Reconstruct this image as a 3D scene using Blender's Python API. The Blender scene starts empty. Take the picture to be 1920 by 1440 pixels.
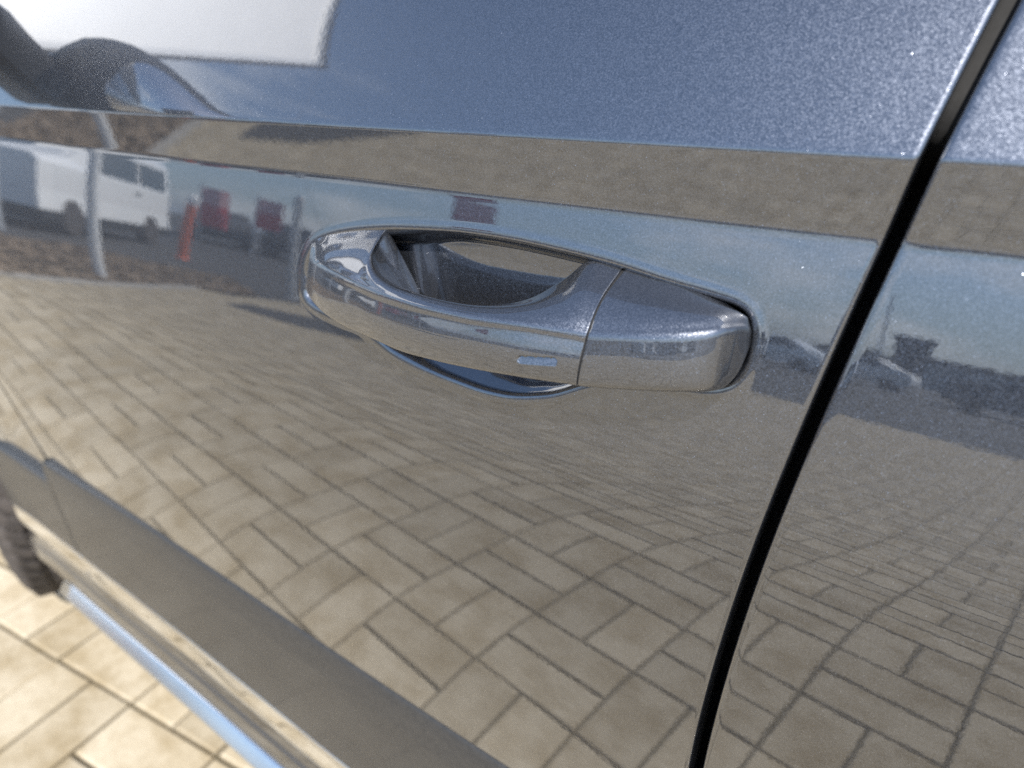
import bpy, math, random
import numpy as np
from mathutils import Matrix, Vector

random.seed(7)
rng = np.random.default_rng(7)
S = bpy.context.scene
COL = S.collection
CAMZ = 0.95                     # camera height above the paving (m)

# ------------------------------------------------------------------ camera, sky, sun, exposure
FPX = 1331.0                    # focal length in pixels of a 1920 wide frame
AX = np.array([0.81152049, 0.23429117, -0.53529631])      # world X (to the rear) in camera coordinates
AY = np.array([0.58395834, -0.35758698, 0.72878269])      # world Y (into the car)
AZ = np.array([-0.02066764, -0.90401283, -0.42700544])    # world Z (up)
cam_d = bpy.data.cameras.new('camera')
cam = bpy.data.objects.new('camera', cam_d)
COL.objects.link(cam)
cam.matrix_world = Matrix(((AX[0], -AX[1], -AX[2], 0.0), (AY[0], -AY[1], -AY[2], 0.0),
                           (AZ[0], -AZ[1], -AZ[2], CAMZ), (0, 0, 0, 1)))
cam_d.sensor_width = 36.0
cam_d.lens = FPX / 1920 * 36
cam_d.clip_start = 0.01
cam_d.clip_end = 2000
cam_d.dof.use_dof = True
cam_d.dof.focus_distance = 0.262
cam_d.dof.aperture_fstop = 8.0
S.camera = cam

SUN = Vector((0.34, -0.54, 0.77)).normalized()
SUN_EL = math.asin(SUN.z)
SUN_ROT = math.atan2(SUN.x, SUN.y)
world = bpy.data.worlds.new("World")
S.world = world
world.use_nodes = True
wn, wl = world.node_tree.nodes, world.node_tree.links
wn.clear()
sky = wn.new('ShaderNodeTexSky')
sky.sky_type = 'NISHITA'
sky.sun_disc = False
sky.sun_elevation = SUN_EL
sky.sun_rotation = SUN_ROT
sky.air_density = 1.0
sky.dust_density = 0.3
tc = wn.new('ShaderNodeTexCoord')
mp = wn.new('ShaderNodeMapping')
mp.inputs['Scale'].default_value = (1.0, 1.0, 2.6)
mp.inputs['Location'].default_value = (0.35, 0.1, 0.2)
cl = wn.new('ShaderNodeTexNoise')
cl.inputs['Scale'].default_value = 2.6
cl.inputs['Detail'].default_value = 7
cl.inputs['Roughness'].default_value = 0.55
cr = wn.new('ShaderNodeValToRGB')
cr.color_ramp.elements[0].position = 0.53
cr.color_ramp.elements[0].color = (0, 0, 0, 1)
cr.color_ramp.elements[1].position = 0.72
cr.color_ramp.elements[1].color = (0.8, 0.8, 0.8, 1)
mix = wn.new('ShaderNodeMix')
mix.data_type = 'RGBA'
mix.inputs['B'].default_value = (6.5, 6.8, 7.3, 1)
bg = wn.new('ShaderNodeBackground')
bg.inputs['Strength'].default_value = 0.15
wo = wn.new('ShaderNodeOutputWorld')
wl.new(tc.outputs['Generated'], mp.inputs['Vector'])
wl.new(mp.outputs['Vector'], cl.inputs['Vector'])
wl.new(cl.outputs['Fac'], cr.inputs['Fac'])
clz = wn.new('ShaderNodeSeparateXYZ')
wl.new(tc.outputs['Generated'], clz.inputs['Vector'])
clm = wn.new('ShaderNodeMapRange')          # clouds lie low, the sky overhead is clear
clm.inputs['From Min'].default_value = 0.40
clm.inputs['From Max'].default_value = 0.60
clm.inputs['To Min'].default_value = 1.0
clm.inputs['To Max'].default_value = 0.0
wl.new(clz.outputs['Z'], clm.inputs['Value'])
clf = wn.new('ShaderNodeMath')
clf.operation = 'MULTIPLY'
wl.new(cr.outputs['Color'], clf.inputs[0])
wl.new(clm.outputs['Result'], clf.inputs[1])
wl.new(clf.outputs[0], mix.inputs['Factor'])
sepd = wn.new('ShaderNodeSeparateXYZ')
wl.new(tc.outputs['Generated'], sepd.inputs['Vector'])
hz = wn.new('ShaderNodeMapRange')
hz.inputs['From Min'].default_value = 0.0
hz.inputs['From Max'].default_value = 0.28
hz.inputs['To Min'].default_value = 0.85
hz.inputs['To Max'].default_value = 0.0
wl.new(sepd.outputs['Z'], hz.inputs['Value'])
mixh = wn.new('ShaderNodeMix')
mixh.data_type = 'RGBA'
mixh.inputs['B'].default_value = (1.35, 1.95, 3.05, 1)
wl.new(hz.outputs['Result'], mixh.inputs['Factor'])
wl.new(sky.outputs['Color'], mixh.inputs['A'])
wl.new(mixh.outputs['Result'], mix.inputs['A'])
wl.new(mix.outputs['Result'], bg.inputs['Color'])
wl.new(bg.outputs['Background'], wo.inputs['Surface'])

sun_d = bpy.data.lights.new('sun', 'SUN')
sun_d.energy = 4.8
sun_d.angle = math.radians(0.53)
sun_d.color = (1.0, 0.95, 0.87)
sun = bpy.data.objects.new('sun', sun_d)
sun.rotation_euler = SUN.to_track_quat('Z', 'Y').to_euler()
sun.location = (2, -6, 8)
COL.objects.link(sun)

S.view_settings.view_transform = 'Standard'
S.view_settings.look = 'None'
S.view_settings.exposure = 0.92
S.view_settings.gamma = 1.0
S.cycles.use_denoising = False
S.cycles.max_bounces = 10
S.cycles.sample_clamp_indirect = 6
S.cycles.sample_clamp_direct = 4

# ------------------------------------------------------------------ helpers
def link(name, me, parent=None, label=None, cat=None, group=None, kind=None):
    o = bpy.data.objects.new(name, me)
    COL.objects.link(o)
    if parent is not None:
        o.parent = parent
    for k, v in (('label', label), ('category', cat), ('group', group), ('kind', kind)):
        if v:
            o[k] = v
    return o


def mesh(name, verts, faces, mat=None, smooth=True):
    me = bpy.data.meshes.new(name)
    verts = np.asarray(verts, dtype=np.float32)
    if isinstance(faces, np.ndarray):
        n = faces.shape[1]
        me.vertices.add(len(verts))
        me.vertices.foreach_set('co', verts.ravel())
        me.loops.add(faces.size)
        me.loops.foreach_set('vertex_index', faces.ravel().astype(np.int32))
        me.polygons.add(len(faces))
        me.polygons.foreach_set('loop_start', np.arange(0, faces.size, n, dtype=np.int32))
        me.update(calc_edges=True)
    else:
        me.from_pydata(verts.tolist(), [], faces)
    me.validate()
    if smooth:
        me.polygons.foreach_set('use_smooth', np.ones(len(me.polygons), dtype=bool))
    if mat:
        me.materials.append(mat)
    me.update()
    return me


def grid_faces(nr, nc, flip=False, wrap=False):
    """Quads of an nr x nc vertex grid (row major); wrap joins the last column to the first."""
    r = np.arange(nr - 1)[:, None]
    c = np.arange(nc if wrap else nc - 1)[None, :]
    c2 = (c + 1) % nc
    a = r * nc + c
    b = r * nc + c2
    d = (r + 1) * nc + c
    e = (r + 1) * nc + c2
    f = np.stack([a, b, e, d], -1).reshape(-1, 4)
    return f[:, ::-1].copy() if flip else f


class Build:
    """Collects boxes, tubes and lofts, then links them as one mesh."""
    def __init__(self):
        self.v, self.f = [], []

    def add(self, v, f):
        b = len(self.v)
        self.v += [tuple(map(float, p)) for p in v]
        self.f += [tuple(int(i) + b for i in q) for q in f]

    def box(self, lo, hi, c=0.0, M=None):
        x0, y0, z0 = lo
        x1, y1, z1 = hi
        pts, fs = [], []
        if c <= 0:
            pts = [(x, y, z) for z in (z0, z1) for y in (y0, y1) for x in (x0, x1)]
            fs = [(0, 2, 3, 1), (4, 5, 7, 6), (0, 1, 5, 4), (2, 6, 7, 3), (0, 4, 6, 2), (1, 3, 7, 5)]
        else:
            ring = lambda z, k: [(x0 + k, y0 + k + c, z), (x0 + k + c, y0 + k, z), (x1 - k - c, y0 + k, z), (x1 - k, y0 + k + c, z),
                                 (x1 - k, y1 - k - c, z), (x1 - k - c, y1 - k, z), (x0 + k + c, y1 - k, z), (x0 + k, y1 - k - c, z)]
            for z, k in ((z0, c), (z0 + c, 0), (z1 - c, 0), (z1, c)):
                pts += ring(z, k)
            for j in range(3):
                for i in range(8):
                    fs.append((j * 8 + i, j * 8 + (i + 1) % 8, j * 8 + 8 + (i + 1) % 8, j * 8 + 8 + i))
            fs.append(tuple(range(7, -1, -1)))
            fs.append(tuple(range(24, 32)))
        if M is not None:
            pts = [tuple(M @ Vector(p)) for p in pts]
        self.add(pts, fs)

    def lathe(self, prof, centre, axis='z', n=24):
        """prof: (radius, height) pairs."""
        pts = []
        for r, h in prof:
            for i in range(n):
                a = 2 * math.pi * i / n
                p = (r * math.cos(a), r * math.sin(a), h)
                if axis == 'y':
                    p = (p[0], p[2], -p[1])
                pts.append((p[0] + centre[0], p[1] + centre[1], p[2] + centre[2]))
        m = len(prof)
        fs = [(j * n + i, j * n + (i + 1) % n, (j + 1) * n + (i + 1) % n, (j + 1) * n + i) for j in range(m - 1) for i in range(n)]
        fs.append(tuple(range(n - 1, -1, -1)))
        fs.append(tuple(range((m - 1) * n, m * n)))
        self.add(pts, fs)

    def link(self, name, mat, parent=None, smooth=False, **k):
        return link(name, mesh(name, self.v, self.f, mat, smooth), parent, **k)


def empty(name, loc, label, cat, group=None):
    o = bpy.data.objects.new(name, None)
    COL.objects.link(o)
    o.location = loc
    o.empty_display_size = 0.1
    o['label'] = label
    o['category'] = cat
    if group:
        o['group'] = group
    return o


def smooth01(t):
    t = np.clip(t, 0, 1)
    return t * t * (3 - 2 * t)


# ------------------------------------------------------------------ materials
def principled(name, **k):
    m = bpy.data.materials.new(name)
    m.use_nodes = True
    b = m.node_tree.nodes['Principled BSDF']
    for key, v in k.items():
        b.inputs[key.replace('_', ' ')].default_value = v
    return m, m.node_tree.nodes, m.node_tree.links, b


def ramp(nodes, p0, c0, p1, c1):
    r = nodes.new('ShaderNodeValToRGB')
    r.color_ramp.elements[0].position = p0
    r.color_ramp.elements[0].color = (*c0, 1)
    r.color_ramp.elements[1].position = p1
    r.color_ramp.elements[1].color = (*c1, 1)
    return r


def noise(nodes, links, scale, detail=4, rough=0.55, vec=None):
    n = nodes.new('ShaderNodeTexNoise')
    n.inputs['Scale'].default_value = scale
    n.inputs['Detail'].default_value = detail
    n.inputs['Roughness'].default_value = rough
    if vec is not None:
        links.new(vec, n.inputs['Vector'])
    return n


def vmath(nodes, links, op, a, b=None, scale=None):
    n = nodes.new('ShaderNodeVectorMath')
    n.operation = op
    for i, s in enumerate((a, b)):
        if s is None:
            continue
        if hasattr(s, 'is_linked'):
            links.new(s, n.inputs[i])
        else:
            n.inputs[i].default_value = s
    if scale is not None:
        if hasattr(scale, 'is_linked'):
            links.new(scale, n.inputs['Scale'])
        else:
            n.inputs['Scale'].default_value = scale
    return n.outputs[0]


def fmath(nodes, links, op, a, b=None):
    n = nodes.new('ShaderNodeMath')
    n.operation = op
    for i, s in enumerate((a, b)):
        if s is None:
            continue
        if hasattr(s, 'is_linked'):
            links.new(s, n.inputs[i])
        else:
            n.inputs[i].default_value = s
    return n.outputs[0]


def make_paint(name, ior, rough, lo, hi):
    """Grey metallic car paint: aluminium flakes (each with a facing of its own) under a clear coat."""
    m, n, l, b = principled(name, Metallic=0.86, Roughness=0.40, Coat_Weight=1.0, Coat_Roughness=rough, Coat_IOR=ior)
    geo = n.new('ShaderNodeNewGeometry')
    tco = n.new('ShaderNodeTexCoord')
    def flakes(scale):
        v = n.new('ShaderNodeTexVoronoi')
        v.inputs['Scale'].default_value = scale
        l.new(tco.outputs['Object'], v.inputs['Vector'])
        return v
    fine = flakes(3300)
    big = flakes(2100)
    sep = n.new('ShaderNodeSeparateColor')
    l.new(big.outputs['Color'], sep.inputs['Color'])
    spark = fmath(n, l, 'GREATER_THAN', sep.outputs[2], 0.974)
    near = fmath(n, l, 'LESS_THAN', big.outputs['Distance'], 0.34)
    spark = fmath(n, l, 'MULTIPLY', spark, near)
    d1 = vmath(n, l, 'SCALE', vmath(n, l, 'SUBTRACT', fine.outputs['Color'], (0.5, 0.5, 0.5)), None, 0.21)
    d2 = vmath(n, l, 'SCALE', vmath(n, l, 'SUBTRACT', big.outputs['Color'], (0.5, 0.5, 0.5)), None, fmath(n, l, 'MULTIPLY', spark, 0.42))
    nn = vmath(n, l, 'NORMALIZE', vmath(n, l, 'ADD', vmath(n, l, 'ADD', geo.outputs['Normal'], d1), d2))
    l.new(nn, b.inputs['Normal'])
    fs = n.new('ShaderNodeSeparateColor')
    l.new(fine.outputs['Color'], fs.inputs['Color'])
    r = ramp(n, 0.0, lo, 1.0, hi)
    l.new(fs.outputs[0], r.inputs['Fac'])
    mx = n.new('ShaderNodeMix')
    mx.data_type = 'RGBA'
    mx.inputs['B'].default_value = (0.20, 0.215, 0.25, 1)
    l.new(spark, mx.inputs['Factor'])
    l.new(r.outputs['Color'], mx.inputs['A'])
    l.new(mx.outputs['Result'], b.inputs['Base Color'])
    rg = fmath(n, l, 'SUBTRACT', 0.40, fmath(n, l, 'MULTIPLY', spark, 0.2))
    l.new(rg, b.inputs['Roughness'])
    sm = noise(n, l, 26, 6, 0.65, tco.outputs['Object'])
    mr = n.new('ShaderNodeMapRange')
    mr.inputs['From Min'].default_value = 0.40
    mr.inputs['From Max'].default_value = 0.72
    mr.inputs['To Min'].default_value = rough
    mr.inputs['To Max'].default_value = rough + 0.028
    l.new(sm.outputs['Fac'], mr.inputs['Value'])
    l.new(mr.outputs['Result'], b.inputs['Coat Roughness'])
    # faint orange peel in the lacquer
    pe = noise(n, l, 420, 1, 0.4, tco.outputs['Object'])
    bp = n.new('ShaderNodeBump')
    bp.inputs['Strength'].default_value = 0.012
    bp.inputs['Distance'].default_value = 0.0004
    l.new(pe.outputs['Fac'], bp.inputs['Height'])
    l.new(bp.outputs['Normal'], b.inputs['Coat Normal'])
    return m


PAINT = make_paint('grey_metallic_paint', 2.2, 0.008, (0.025, 0.0275, 0.034), (0.078, 0.086, 0.106))
HPAINT = make_paint('grey_metallic_paint_on_plastic', 1.95, 0.012, (0.052, 0.056, 0.066), (0.108, 0.117, 0.139))


def bumpy(name, c0, c1, scale, rough, bump, dist, p0=0.35, p1=0.65, detail=5, **k):
    m, n, l, b = principled(name, Roughness=rough, **k)
    t = n.new('ShaderNodeTexCoord')
    ns = noise(n, l, scale, detail, 0.6, t.outputs['Object'])
    r = ramp(n, p0, c0, p1, c1)
    l.new(ns.outputs['Fac'], r.inputs['Fac'])
    l.new(r.outputs['Color'], b.inputs['Base Color'])
    if bump:
        bp = n.new('ShaderNodeBump')
        bp.inputs['Strength'].default_value = bump
        bp.inputs['Distance'].default_value = dist
        l.new(ns.outputs['Fac'], bp.inputs['Height'])
        l.new(bp.outputs['Normal'], b.inputs['Normal'])
    return m


CHROME = bumpy('polished_chrome', (0.72, 0.72, 0.72), (0.78, 0.78, 0.78), 30, 0.06, 0, 0, Metallic=1.0)
SATIN = bumpy('satin_chrome', (0.66, 0.67, 0.68), (0.70, 0.71, 0.72), 30, 0.25, 0, 0, Metallic=1.0)
RUBBER = bumpy('black_rubber', (0.004, 0.004, 0.0045), (0.008, 0.008, 0.009), 400, 0.8, 0.1, 0.0002)
TYRE = bumpy('tyre_rubber', (0.035, 0.030, 0.028), (0.075, 0.064, 0.058), 60, 0.75, 0.25, 0.001)
CLADDING = bumpy('grey_plastic_cladding', (0.024, 0.025, 0.027), (0.034, 0.034, 0.035), 260, 0.42, 0.12, 0.0002, Specular_IOR_Level=0.3, Coat_Weight=0.16, Coat_Roughness=0.10)
BLACKP = bumpy('black_plastic', (0.010, 0.010, 0.011), (0.018, 0.018, 0.019), 500, 0.45, 0.05, 0.0002)
GREYP = bumpy('dark_grey_plastic', (0.05, 0.052, 0.056), (0.065, 0.067, 0.072), 700, 0.42, 0.05, 0.0002)
GLASS = bumpy('tinted_window_glass', (0.010, 0.012, 0.013), (0.012, 0.014, 0.015), 3, 0.02, 0, 0, Coat_Weight=0.5)
MIRROR = bumpy('mirror_glass', (0.80, 0.82, 0.84), (0.82, 0.84, 0.86), 3, 0.01, 0, 0, Metallic=1.0)
ALLOY = bumpy('alloy_wheel_metal', (0.35, 0.35, 0.36), (0.42, 0.42, 0.43), 50, 0.3, 0, 0, Metallic=0.9)
WHITE = bumpy('white_vehicle_paint', (0.78, 0.79, 0.80), (0.82, 0.82, 0.82), 2, 0.25, 0, 0, Coat_Weight=0.6)
SIGNW = bumpy('white_sign_sheet', (0.86, 0.86, 0.86), (0.9, 0.9, 0.9), 1.5, 0.5, 0, 0)
GREYM = bumpy('galvanised_grey_metal', (0.42, 0.44, 0.46), (0.55, 0.56, 0.58), 12, 0.45, 0.05, 0.001, Metallic=0.3)
POSTW = bumpy('pale_grey_post_paint', (0.58, 0.60, 0.62), (0.68, 0.69, 0.70), 9, 0.5, 0.05, 0.001)
ORANGE = bumpy('orange_red_paint', (0.62, 0.13, 0.06), (0.72, 0.17, 0.08), 12, 0.5, 0.05, 0.001)
RED = bumpy('red_cloth', (0.46, 0.05, 0.06), (0.60, 0.08, 0.09), 4, 0.8, 0.1, 0.01)
REDW = bumpy('pale_red_cloth_panel', (0.60, 0.30, 0.31), (0.72, 0.45, 0.45), 9, 0.8, 0.1, 0.01)
ASPHALT = bumpy('asphalt', (0.030, 0.031, 0.034), (0.062, 0.062, 0.064), 45, 0.85, 0.4, 0.004)
PATCHA = bumpy('dark_patch_surface', (0.020, 0.021, 0.024), (0.040, 0.041, 0.045), 30, 0.75, 0.3, 0.003)
KERB = bumpy('concrete_kerb', (0.24, 0.23, 0.21), (0.36, 0.34, 0.31), 14, 0.8, 0.2, 0.003)
SAND = bumpy('jointing_sand', (0.060, 0.050, 0.030), (0.125, 0.105, 0.062), 60, 0.95, 0.5, 0.004)
FOLIAGE = bumpy('hazy_foliage', (0.045, 0.052, 0.046), (0.110, 0.118, 0.100), 0.7, 0.8, 0, 0)  # greyed and lightened to put distance haze into the colour
WALLG = bumpy('grey_rendered_wall', (0.30, 0.31, 0.32), (0.40, 0.41, 0.42), 1.2, 0.8, 0.1, 0.01)
ROOFD = bumpy('dark_roof_sheet', (0.05, 0.052, 0.058), (0.08, 0.082, 0.088), 2, 0.6, 0.1, 0.01)
MULCH = bumpy('dry_bark_mulch', (0.09, 0.058, 0.036), (0.42, 0.33, 0.24), 34, 0.95, 0.9, 0.03, 0.3, 0.72, 8)


def make_paver():
    m, n, l, b = principled('cream_concrete_paver', Roughness=0.82)
    t = n.new('ShaderNodeTexCoord')
    g = n.new('ShaderNodeNewGeometry')
    oi = n.new('ShaderNodeObjectInfo')
    at = n.new('ShaderNodeAttribute')
    at.attribute_name = 'tone'
    tone = fmath(n, l, 'ADD', fmath(n, l, 'MULTIPLY', oi.outputs['Random'], 0.5), at.outputs['Fac'])
    tone = fmath(n, l, 'FRACT', fmath(n, l, 'MULTIPLY', tone, 1.7))
    big = noise(n, l, 9, 5, 0.6, g.outputs['Position'])
    mid = noise(n, l, 70, 6, 0.65, g.outputs['Position'])
    r1 = ramp(n, 0.25, (0.340, 0.290, 0.210), 0.72, (0.440, 0.388, 0.302))
    l.new(mid.outputs['Fac'], r1.inputs['Fac'])
    r2 = ramp(n, 0.0, (0.83, 0.82, 0.79), 1.0, (1.08, 1.07, 1.04))
    l.new(tone, r2.inputs['Fac'])
    r3 = ramp(n, 0.36, (0.70, 0.65, 0.55), 0.58, (1.0, 1.0, 1.0))
    l.new(big.outputs['Fac'], r3.inputs['Fac'])
    def mul(a, c):
        x = n.new('ShaderNodeMix')
        x.data_type = 'RGBA'
        x.blend_type = 'MULTIPLY'
        x.inputs['Factor'].default_value = 1.0
        l.new(a, x.inputs['A'])
        l.new(c, x.inputs['B'])
        return x.outputs['Result']
    l.new(mul(mul(r1.outputs['Color'], r2.outputs['Color']), r3.outputs['Color']), b.inputs['Base Color'])
    bp = n.new('ShaderNodeBump')
    bp.inputs['Strength'].default_value = 0.35
    bp.inputs['Distance'].default_value = 0.003
    fine = noise(n, l, 260, 4, 0.7, g.outputs['Position'])
    l.new(fine.outputs['Fac'], bp.inputs['Height'])
    l.new(bp.outputs['Normal'], b.inputs['Normal'])
    return m


PAVER = make_paver()

# ------------------------------------------------------------------ the car's side: one surface, from which every panel is cut
# z is counted from the camera's height here (zc = z - CAMZ); tilt(zc) is how far the sheet faces up (degrees)
TK = [(0.075, 40), (0.030, 33), (0.000, 28.5), (-0.024, 26), (-0.0272, 24), (-0.0288, -3.5), (-0.049, -3.0), (-0.0512, 8), (-0.053, 12.4), (-0.065, 11.6),
      (-0.08, 10.67), (-0.10, 9.83), (-0.12, 8.79), (-0.14, 5.91), (-0.16, 0.56), (-0.18, -1.82), (-0.21, -3.38), (-0.25, -5.56),
      (-0.30, -7.11), (-0.36, -7.93), (-0.40, -8.5), (-0.47, -8.5)]
_z = np.linspace(-0.47, 0.08, 5501)
_t = np.interp(_z, [k[0] for k in TK][::-1], [k[1] for k in TK][::-1])
def _box(a, w):
    return np.convolve(np.pad(a, w // 2, mode='edge'), np.ones(w) / w, 'valid')[:len(a)]
_soft = _box(_box(_t, 201), 101)           # rounded transitions of the lower door (+-10 mm)
_crisp = _box(_t, 9)
_w = smooth01((_z + 0.075) / 0.012)        # near the two creases the radii are tight
_t = _soft * (1 - _w) + _crisp * _w
_y = np.cumsum(np.tan(np.radians(_t))) * (_z[1] - _z[0])
_y = _y - np.interp(-0.09, _z, _y) + 0.21
CX, TW = 0.05781891, 0.05199912


def bow(x, zc):
    xx = np.asarray(x) + 0.2
    xt = np.clip(xx, -0.8, 0.45)
    return CX * xx ** 2 / 2 + TW * xt * (np.clip(zc, -0.45, 0.1) + 0.09)


def side(x, zc):
    return np.interp(zc, _z, _y) + bow(x, zc)


def back(px, depth=0.0):
    """Photo pixels -> points (x, y, zc) on the car's side, pulled DEPTH metres out of it."""
    px = np.atleast_2d(np.asarray(px, float))
    depth = np.broadcast_to(np.asarray(depth, float), (len(px),))
    c = np.stack([px[:, 0] - 960, px[:, 1] - 720, np.full(len(px), FPX)], 1)
    d = np.stack([c @ AX, c @ AY, c @ AZ], 1)
    s = 0.21 / d[:, 1]
    for _ in range(80):
        p = d * s[:, None]
        s = s + 0.6 * (side(p[:, 0], p[:, 2]) - depth - p[:, 1]) / d[:, 1]
    return d * s[:, None]


# shut line between the two doors (both edges traced from the photo)
gl = back([(1877, 0), (1795, 155), (1713, 312), (1678, 400), (1547, 712), (1461, 900), (1405, 1050), (1354, 1200), (1321, 1305), (1292, 1440)])
gr = back([(1916, 0), (1834, 150), (1752, 305), (1713, 400), (1577, 705), (1490, 900), (1434, 1050), (1381, 1200), (1348, 1305), (1317, 1440)])


def edge_curve(g):
    o = np.argsort(g[:, 2])
    zz, xx = g[o, 2], g[o, 0]
    k = np.polyfit(zz, xx, 3)
    sl0 = np.polyval(np.polyder(k), zz[0])
    sl1 = np.polyval(np.polyder(k), zz[-1])
    def f(zc):
        zc = np.asarray(zc, float)
        v = np.polyval(k, np.clip(zc, zz[0], zz[-1]))
        return v + np.where(zc < zz[0], (zc - zz[0]) * sl0, 0) + np.where(zc > zz[-1], (zc - zz[-1]) * sl1, 0)
    return f


gap_l = edge_curve(gl)
gap_r = edge_curve(gr)
FRONT_X = -0.845
REAR_X = 1.02
TOP = 0.062
BOT = -0.435

# outline of the recess behind the handle, traced on the door skin
OUT_A = [(572, 530), (573, 505), (580, 480), (596, 457), (638, 441), (720, 433), (830, 437), (915, 447), (1000, 463), (1130, 495), (1250, 534), (1340, 561),
         (1384, 578), (1404, 602), (1407, 640), (1392, 688), (1364, 718)]
OUT_B = [(1045, 736), (1000, 742), (960, 742), (920, 735), (880, 723), (800, 692), (745, 664)]
# between these the outline runs under the handle, out of sight
_o = np.concatenate([back(OUT_A)[:, [0, 2]], [(-0.0750, -0.1025), (-0.0885, -0.1035), (-0.102, -0.1045), (-0.113, -0.1090)],
                     back(OUT_B)[:, [0, 2]], [(-0.2265, -0.1165), (-0.237, -0.1125), (-0.252, -0.1115), (-0.267, -0.1095), (-0.2745, -0.106)]])


def closed_spline(P, m=12):
    n = len(P)
    out = []
    for i in range(n):
        p0, p1, p2, p3 = P[i - 1], P[i], P[(i + 1) % n], P[(i + 2) % n]
        for t in np.linspace(0, 1, m, endpoint=False):
            out.append(0.5 * ((2 * p1) + (p2 - p0) * t + (2 * p0 - 5 * p1 + 4 * p2 - p3) * t ** 2 + (3 * p1 - p0 - 3 * p2 + p3) * t ** 3))
    return np.array(out)


OUT = closed_spline(_o)


def inside_distance(x, z):
    """Distance to the recess outline, positive inside (x, z flat arrays)."""
    A = OUT
    B = np.roll(OUT, -1, 0)
    d2 = np.full(len(x), 1e9)
    ins = np.zeros(len(x), bool)
    for a, b in zip(A, B):
        e = b - a
        t = np.clip(((x - a[0]) * e[0] + (z - a[1]) * e[1]) / (e @ e), 0, 1)
        d2 = np.minimum(d2, (x - a[0] - t * e[0]) ** 2 + (z - a[1] - t * e[1]) ** 2)
        c = (a[1] > z) != (b[1] > z)
        with np.errstate(divide='ignore', invalid='ignore'):
            ins ^= c & (x < (b[0] - a[0]) * (z - a[1]) / (b[1] - a[1] + 1e-12) + a[0])
    d = np.sqrt(d2)
    return np.where(ins, d, -d)


def recess_depth(x, z):
    q = inside_distance(x, z)
    # crisp upper edge, long soft run-out at the bottom of the finger cup
    below = smooth01((-0.100 - z) / 0.010) * smooth01((x + 0.235) / 0.03) * smooth01((-0.105 - x) / 0.02)
    W = 0.0050 + 0.006 * below + 0.003 * smooth01((-0.185 - x) / 0.03)
    d = (0.0108 - 0.098 * (z + 0.085)) * smooth01((q + 0.0012) / (W + 0.0012))
    d = d - 0.0002 * np.exp(-((q + 0.0026) / 0.0016) ** 2) * (1 - 0.3 * below)    # slightly rolled lip
    return d


car = empty('parked_car', (0.0, 0.9, 0.0), 'grey metallic car parked on cream block paving, its side filling the picture', 'car')
CAR_OFF = np.array([0.0, -0.9, CAMZ])      # car-side coordinates -> the car empty's local space


def loc(P):
    return np.asarray(P) + CAR_OFF


def cols(*spans):
    out = []
    for a, b, n in spans:
        out += list(np.linspace(a, b, n, endpoint=False))
    return out


def panel(name, xs, zs, edge_lo, edge_hi, warp, recess=False, mat=PAINT, label=None, hem=True):
    """Sheet over columns xs and rows zs with both long edges folded in (a 1.6 mm hem)."""
    xs = np.array(xs)
    zs = np.array(zs)
    Xg = np.array([warp(xs, z) for z in zs])
    Zg = np.repeat(zs[:, None], len(xs), 1)
    Yg = side(Xg, Zg)
    if recess:
        m = (Xg > OUT[:, 0].min() - 0.006) & (Xg < OUT[:, 0].max() + 0.006) & (Zg > OUT[:, 1].min() - 0.006) & (Zg < OUT[:, 1].max() + 0.006)
        Yg[m] += recess_depth(Xg[m], Zg[m])
    R = 0.0017
    def fold(i, sgn):
        xs_, ys_ = [], []
        for a in (20, 40, 60, 80, 90):
            a = math.radians(a)
            xs_.append(Xg[:, i] + sgn * R * math.sin(a))
            ys_.append(Yg[:, i] + R * (1 - math.cos(a)))
        xs_.append(Xg[:, i] + sgn * R)
        ys_.append(Yg[:, i] + 0.014)
        xs_.append(Xg[:, i] + sgn * (R - 0.01))
        ys_.append(Yg[:, i] + 0.015)
        return np.array(xs_).T, np.array(ys_).T
    XL, YL = fold(0, -1)
    XR, YR = fold(-1, 1)
    Xg = np.concatenate([XL[:, ::-1], Xg, XR], 1)
    Yg = np.concatenate([YL[:, ::-1], Yg, YR], 1)
    Zg = np.repeat(zs[:, None], Xg.shape[1], 1)
    V = np.stack([Xg, Yg, Zg], -1).reshape(-1, 3)
    me = mesh(name, loc(V), grid_faces(*Xg.shape, flip=False), mat)
    return link(name, me, car, label=label)


z_rows = np.array(cols((TOP, -0.022, 30), (-0.022, -0.033, 28), (-0.033, -0.046, 14), (-0.046, -0.058, 26), (-0.058, -0.136, 176), (-0.136, -0.30, 60), (-0.30, BOT, 24)) + [BOT])
g0 = float(gap_l(-0.09)) - 0.0017
x_cols = cols((FRONT_X + 0.003, -0.60, 40), (-0.60, -0.292, 80), (-0.292, -0.048, 540), (-0.048, g0, 24)) + [g0]


def warp_front(xs, z):
    k = smooth01((xs + 0.11) / (g0 + 0.11))
    return xs + (float(gap_l(z)) - 0.0017 - g0) * k


if g0 < -0.04:
    x_cols = cols((FRONT_X + 0.003, -0.60, 40), (-0.60, -0.292, 80), (-0.292, g0, 560)) + [g0]
front_door = panel('front_door', x_cols, z_rows, None, None, warp_front, recess=True)

h0 = float(gap_r(-0.09)) + 0.0017
zr2 = np.array(cols((TOP, -0.022, 30), (-0.022, -0.033, 28), (-0.033, -0.046, 14), (-0.046, -0.058, 26), (-0.058, -0.16, 40), (-0.16, BOT, 50)) + [BOT])
xr = cols((h0, h0 + 0.02, 10), (h0 + 0.02, h0 + 0.2, 40), (h0 + 0.2, REAR_X, 50)) + [REAR_X]


def warp_rear(xs, z):
    k = 1 - smooth01((xs - h0 - 0.01) / 0.4)
    return xs + (float(gap_r(z)) + 0.0017 - h0) * k


rear_door = panel('rear_door', xr, zr2, None, None, warp_rear)

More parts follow.
